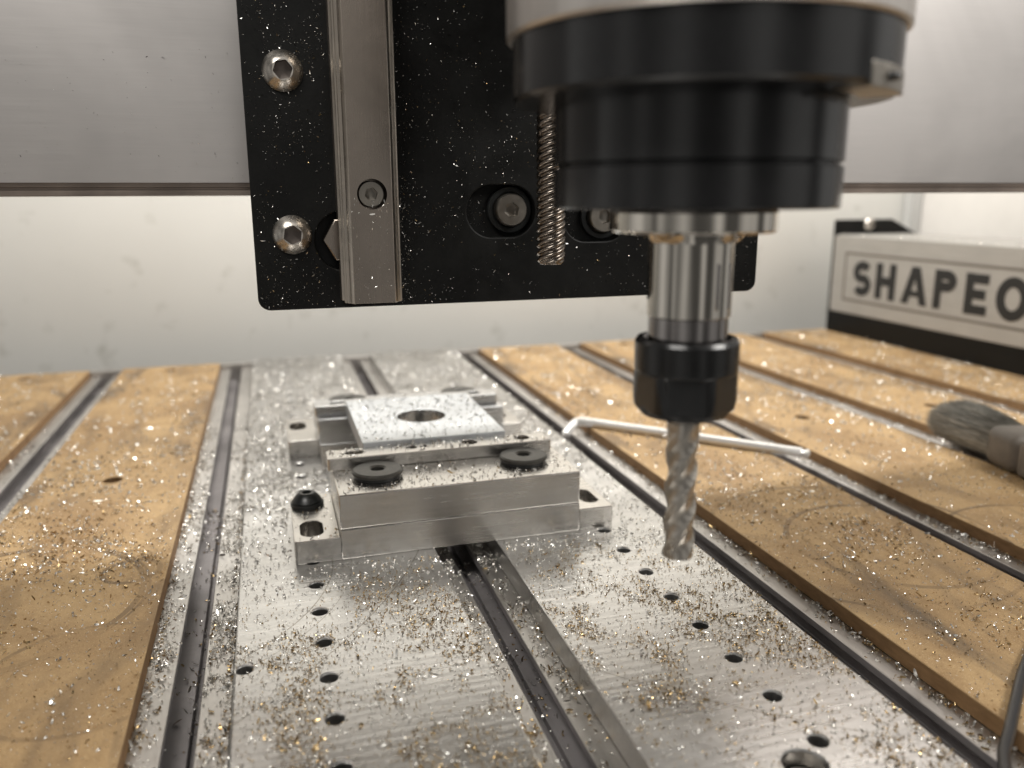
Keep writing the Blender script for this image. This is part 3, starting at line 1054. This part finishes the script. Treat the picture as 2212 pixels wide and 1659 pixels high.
def lattice_noise(seed):
    g = np.random.default_rng(seed).random((64, 64))

    def fn(x, y, scale):
        u, v3 = np.asarray(x) / scale + 100, np.asarray(y) / scale + 100
        i, j = np.floor(u).astype(int), np.floor(v3).astype(int)
        fu, fv = u - i, v3 - j
        fu, fv = fu * fu * (3 - 2 * fu), fv * fv * (3 - 2 * fv)
        a, b3, c3, d3 = g[i % 64, j % 64], g[(i + 1) % 64, j % 64], g[i % 64, (j + 1) % 64], g[(i + 1) % 64, (j + 1) % 64]
        return (a * (1 - fu) + b3 * fu) * (1 - fv) + (c3 * (1 - fu) + d3 * fu) * fv
    return fn


nz1, nz2, nz3 = lattice_noise(3), lattice_noise(5), lattice_noise(9)


def chips(name, pts, size, tint, label, normal='z', parent=None, flat=.5, segs=4, thick=(.28, .55), glint=.2):
    """curled cut chips as one uncountable scatter. pts: (n,3) mm contact points; size: (n,) mm; tint: (n,3)"""
    n = len(pts)
    k = segs + 1
    tt = np.linspace(-.5, .5, k)[None, :]
    curl = np.where(rng.random((n, 1)) < glint, rng.uniform(.15, .9, (n, 1)), rng.uniform(1.6, 5.2, (n, 1))) * rng.choice([-1, 1], (n, 1))
    L = size[:, None]
    rad = L / np.abs(curl)
    ang = curl * tt
    cx = rad * np.sin(ang) * np.sign(curl)
    cy = rad * (1 - np.cos(ang))
    cz = tt * L * rng.uniform(-.5, .5, (n, 1))
    wv = (rng.uniform(thick[0], thick[1], (n, 1)) * np.clip(L / 1.3, .45, 2.0)) * np.sin(np.pi * (tt * .86 + .5)) ** .5
    P = np.stack([np.stack([cx, cy, cz - wv / 2], -1), np.stack([cx, cy, cz + wv / 2], -1)], 2).reshape(n, 2 * k, 3)
    # random orientation, mostly lying down
    yaw = rng.uniform(0, 2 * np.pi, n)
    tilt = rng.normal(0, flat, n)
    roll = rng.normal(0, flat, n) + rng.choice([0, np.pi / 2], n, p=[.6, .4])

    def rot(P, a, i, j):
        c_, s_ = np.cos(a)[:, None], np.sin(a)[:, None]
        pi_, pj = P[:, :, i].copy(), P[:, :, j].copy()
        P[:, :, i] = c_ * pi_ - s_ * pj
        P[:, :, j] = s_ * pi_ + c_ * pj
    rot(P, roll, 1, 2)
    rot(P, tilt, 0, 2)
    rot(P, yaw, 0, 1)
    P[:, :, 2] -= P[:, :, 2].min(1)[:, None] - .02
    if normal == '-y':
        P = np.stack([P[:, :, 0], -P[:, :, 2], P[:, :, 1]], -1)
    P += pts[:, None, :]
    V = (P.reshape(-1, 3) - (np.array(origin_of(parent)) if parent is not None else 0)) * S
    base_i = (np.arange(n) * 2 * k)[:, None]
    q = np.array([[2 * i, 2 * i + 1, 2 * i + 3, 2 * i + 2] for i in range(segs)]).reshape(1, -1)
    F = (base_i + q).ravel()
    nf = n * segs
    me = bpy.data.meshes.new(name)
    me.vertices.add(len(V))
    me.vertices.foreach_set('co', V.ravel())
    me.loops.add(nf * 4)
    me.loops.foreach_set('vertex_index', F)
    me.polygons.add(nf)
    me.polygons.foreach_set('loop_start', np.arange(nf) * 4)
    me.polygons.foreach_set('use_smooth', np.ones(nf, bool))
    me.update(calc_edges=True)
    at = me.attributes.new('tint', 'FLOAT_COLOR', 'POINT')
    colr = np.repeat(np.c_[tint, rng.uniform(.12, .36, n)], 2 * k, 0)
    at.data.foreach_set('color', colr.ravel())
    me.materials.append(M['chip'])
    o = bpy.data.objects.new(name, me)
    COL.objects.link(o)
    if parent is not None:
        o.parent = parent
        o['kind'] = 'stuff'
    else:
        tag(o, label, 'metal chips', kind='stuff')
    return o


def tints(n, gold):
    """gold: fraction (or array) of bronze-looking chips"""
    t = np.empty((n, 3))
    r = rng.random(n)
    g = np.broadcast_to(gold, (n,))
    sh = rng.uniform(.85, 1.1, (n, 1))
    t[:] = np.array([.86, .84, .80]) * sh
    m1 = r < g
    t[m1] = np.array([.46, .335, .175]) * rng.uniform(.5, 1.3, (m1.sum(), 1))
    m2 = (~m1) & (rng.random(n) < .06)
    t[m2] = np.array([.34, .32, .29]) * rng.uniform(.6, 1.2, (m2.sum(), 1))
    return np.clip(t, 0, .95)


def scatter(n, x0, x1, y0, y1, dens):
    x = rng.uniform(x0, x1, n * 6)
    y = rng.uniform(y0, y1, n * 6)
    keep = rng.random(n * 6) < dens(x, y)
    x, y = x[keep][:n], y[keep][:n]
    return x, y


def clip01(a):
    return np.clip(a, 0, 1)


HOLES = [(x, y, 2.7) for x, y in hl + hr] + [(117, 146.5, 5.6), (-14.4, 229, 2.6)]


def off_holes(x, y):
    ok = np.ones(len(x), bool)
    for hx, hy, hr_ in HOLES:
        ok &= (x - hx) ** 2 + (y - hy) ** 2 > hr_ ** 2
    # nothing under the fixture
    ok &= ~((x > 1) & (x < 134) & (y > 293) & (y < 347))
    ok &= ~((x > 3) & (x < 134) & (y > 406) & (y < 475))
    return ok


P_, S_, T_ = [], [], []


def put(x, y, z, size, tint):
    P_.append(np.c_[x, y, np.broadcast_to(z, x.shape)])
    S_.append(size)
    T_.append(tint)


def clusters(x, y):
    return clip01((nz1(x, y, 13) * .55 + nz2(x, y, 5) * .45 - .40) * 3.2)


# foreground of both drilled plates: heavy, bronze clusters
for x0, x1 in ((-17, 55.2), (80.8, 154.8)):
    fg = lambda x, y: (.10 + .90 * clusters(x, y)) * clip01((292 - y) / 60) * np.where((x < 20) & (y > 245), .25, 1)
    x, y = scatter(9500, x0, x1, 110, 296, fg)
    k = off_holes(x, y)
    x, y = x[k], y[k]
    put(x, y, 0.0, rng.gamma(3.2, .18, len(x)) + .26, tints(len(x), .32 + .5 * clusters(x, y)))
    # thin even layer of short silver bits
    x, y = scatter(2600, x0, x1, 110, 300, lambda x, y: .3 + .7 * nz3(x, y, 20))
    k = off_holes(x, y)
    x, y = x[k], y[k]
    put(x, y, 0.0, rng.uniform(.3, 1.0, len(x)), tints(len(x), .3))
    # farther back: bright silver curls
    x, y = scatter(5200, x0, x1, 270, 714, lambda x, y: (.25 + .75 * nz1(x, y, 25)) * clip01((800 - y) / 450))
    k = off_holes(x, y)
    x, y = x[k], y[k]
    put(x, y, 0.0, (rng.gamma(3, .28, len(x)) + .3) * (1 + 1.05 * clip01((y - 280) / 150)), np.maximum(tints(len(x), .0), .62))
# workpiece, jaw bars and blocks
x, y = scatter(1000, 33.6, 96.2, 337.6, 412.6, lambda x, y: .5 + .5 * nz3(x, y, 9))
k = (x - 65.2) ** 2 + (y - 374) ** 2 > 12.2 ** 2
put(x[k], y[k], 33.0, rng.gamma(3, .25, k.sum()) + .3, np.clip(tints(k.sum(), .0) * 1.1, .3, .92))
x, y = scatter(170, 18.5, 113, 325.4, 336.8, lambda x, y: clip01(nz1(x, y, 12) * 2 - .5))
put(x, y, 31.0, rng.gamma(4, .3, len(x)) + .5, tints(len(x), .0))
x, y = scatter(430, 20.5, 115.4, 297, 324, lambda x, y: (.15 + clip01(nz1(x, y, 16) * 2.4 - .8)) * np.where(((x - 36.6) ** 2 + (y - 314.6) ** 2 < 115) | ((x - 97.8) ** 2 + (y - 315.2) ** 2 < 115), 0, 1))
put(x, y, 25.7, rng.gamma(3, .28, len(x)) + .3, np.clip(tints(len(x), .1) * .55, 0, 1))
x, y = scatter(200, 19.5, 115, 426, 451, lambda x, y: np.ones(len(x)) * .6)
put(x, y, 25.7, rng.gamma(3, .3, len(x)) + .4, tints(len(x), 0))
x, y = scatter(60, 3, 19, 297, 345, lambda x, y: np.where(((x - 9.2) ** 2 + (y - 334) ** 2 < 60) | ((np.abs(x - 9.5) < 5) & (np.abs(y - 308) < 9)), 0, .5))
put(x, y, 9.2, rng.gamma(3, .25, len(x)) + .3, tints(len(x), .2))
chips('aluminium_chips', np.concatenate(P_), np.concatenate(S_), np.concatenate(T_), 'curled aluminium and bronze-toned chips strewn over the drilled plates and fixture')
P_, S_, T_ = [], [], []

# track flanges and slot floors
for tx in TRACKS:
    near = 1.0 if tx < 100 else .6
    for s0, s1 in ((-12.6, -5.0), (5.0, 12.6)):
        n = int(1500 * near) if -60 < tx < 100 else 560
        lim = 660
        x, y = scatter(n, tx + s0, tx + s1, 110, lim, lambda x, y: (.12 + .9 * clusters(x, y)) * clip01((560 - y) / 260 + .12))
        put(x, y, TR, rng.gamma(4, .30, len(x)) + .35, tints(len(x), clip01((300 - y) / 160) * .55))
    x, y = scatter(700 if -60 < tx < 100 else 160, tx - 7.5, tx + 7.5, 110, 420, lambda x, y: .1 + clusters(x, y))
    put(x, y, -18.2, rng.gamma(4, .30, len(x)) + .35, tints(len(x), .35))
# chips banked against the board edges
for ex0, ex1, nn in ((-44.0, -41.0, 500), (178.6, 181.2, 420), (278.0, 280.7, 260), (378, 380.7, 220), (478, 480.7, 160), (-20.5, -17.7, 650)):
    x, y = scatter(nn, ex0, ex1, 110, 560, lambda x, y: (.25 + .8 * nz2(x, y, 11)) * clip01((640 - y) / 300))
    put(x, y, TR + .1, rng.gamma(4, .28, len(x)) + .4, tints(len(x), .3))
chips('track_chips', np.concatenate(P_), np.concatenate(S_), np.concatenate(T_), 'metal chips collected along the flanges and floors of the T-slot tracks')
P_, S_, T_ = [], [], []

# MDF strips
for (x0, x1, xc, lab) in BOARDS:
    if x0 < 0:
        near, gold = (3800, .2)
    else:
        near, gold = (3600, .15)
    x, y = scatter(near, x0 + .6, x1 - .6, 120, 722, lambda x, y: (.10 + .9 * clip01(nz1(x, y, 30) * .6 + nz2(x, y, 8) * .5 - .25) ** 1.2) * clip01((900 - y) / 560))
    k = (x - xc) ** 2 + (y - 430) ** 2 > 26
    x, y = x[k], y[k]
    put(x, y, BT, (rng.gamma(2.4, .28, len(x)) + .25) * (1 + 1.15 * clip01((y - 260) / 160)), tints(len(x), gold * clip01((420 - y) / 150)))
# fine dust everywhere on the boards
    x, y = scatter(6500 if -120 < x0 < 300 else 2000, x0 + .6, x1 - .6, 120, 480, lambda x, y: .2 + .8 * clip01(nz3(x, y, 18) * .6 + nz2(x, y, 6) * .5 - .05))
    put(x, y, BT, rng.uniform(.2, .62, len(x)), np.clip(tints(len(x), .55) * 1.25, 0, .95))
# denser drift on the board beside the arcs
x, y = scatter(4200, -118.5, -44.6, 170, 420, lambda x, y: clip01(1 - np.abs((y - (345 + .55 * (-80 - x))) / 46)) ** 1.3 * (.3 + .7 * clusters(x, y)))
put(x, y, BT, rng.gamma(3, .25, len(x)) + .25, tints(len(x), .45))
x, y = scatter(3000, 182, 255.6, 130, 330, lambda x, y: .08 + .9 * clusters(x + 40, y) * clip01((x - 190) / 40))
put(x, y, BT, rng.gamma(3, .25, len(x)) + .25, tints(len(x), .45))
# a few long slivers
x = rng.uniform(-115, 250, 90)
y = rng.uniform(150, 420, 90)
k = ((x < -45) | (x > 183)) & (x < 255)
put(x[k], y[k], BT, rng.uniform(3.5, 6.5, k.sum()), tints(k.sum(), .2))
# top of the side rail and brush
x, y = scatter(90, BX + .5, BX + 10, 380, 715, lambda x, y: np.ones(len(x)) * .5)
put(x, y, 94.6, rng.gamma(4, .5, len(x)) + .6, tints(len(x), 0))
chips('board_chips', np.concatenate(P_), np.concatenate(S_), np.concatenate(T_), 'bright metal chips and swarf scattered over the tan MDF strips')

# fine flecks clinging to the carriage plate
P_, S_, T_ = [], [], []


def fleck_d(x, z):
    d = clip01(nz1(x, z, 14) * .7 + nz2(x, z, 4) * .5 - .25)
    left = np.where(x < 24, 1.0, .42)
    side = np.exp(-((x - 46) / 4.5) ** 2) * np.where(z < 142, 1.6, .3)
    return clip01(d * left + side * .7)


x, z = scatter(6500, -3, 190, 97, 205, fleck_d)
k = ~((x > 22.5) & (x < 44)) & ((x - 9) ** 2 + (z - 174.9) ** 2 > 46) & ((x - 8.9) ** 2 + (z - 122) ** 2 > 46) & ~((np.abs(x - 83.2) < 13.4) & (np.abs(z - 129.2) < 9.6)) & ~((np.abs(x - 120.5) < 13.4) & (np.abs(z - 126.6) < 9.3)) & ((x - 26.5) ** 2 + (z - 119.6) ** 2 > 106)
x, z = x[k], z[k]
P_.append(np.c_[x, np.full(len(x), PY), z]); S_.append(rng.gamma(1.8, .17, len(x)) + .16); T_.append(tints(len(x), .1) * rng.uniform(.5, 1.0, (len(x), 1)))
# pocket dust
for (pcx, pcz) in ((76, 129.2), (112, 126.6)):
    x, z = scatter(130, pcx - 5, pcx + 2, pcz - 8, pcz + 8, lambda x, z: np.ones(len(x)) * .5)
    P_.append(np.c_[x, np.full(len(x), PY + 5.0), z]); S_.append(rng.uniform(.15, .6, len(x))); T_.append(tints(len(x), .1) * .6)
# rail face dust near its foot and round the screw
x, z = scatter(150, 26.5, 40, 100.5, 134, lambda x, z: .15 + np.exp(-((z - 110) / 3.5) ** 2) * clip01((33 - x) / 6 + .2) + np.exp(-((z - 131.5) / 1.6) ** 2) * .8)
P_.append(np.c_[x, np.full(len(x), PY - 17.5), z]); S_.append(rng.gamma(2, .16, len(x)) + .15); T_.append(tints(len(x), 0))
# few on the gantry face
x, z = scatter(110, -90, -6, 141, 185, lambda x, z: np.ones(len(x)) * .5)
P_.append(np.c_[x, np.full(len(x), GY), z]); S_.append(rng.gamma(2, .15, len(x)) + .12); T_.append(tints(len(x), 0) * rng.choice([.3, 1.0], (len(x), 1)))
chips('fine_flecks', np.concatenate(P_), np.concatenate(S_), np.concatenate(T_), 'fine bright metal flecks clinging to the black carriage plate and rail', normal='-y', flat=.5, segs=2, thick=(.25, .5), glint=.6)
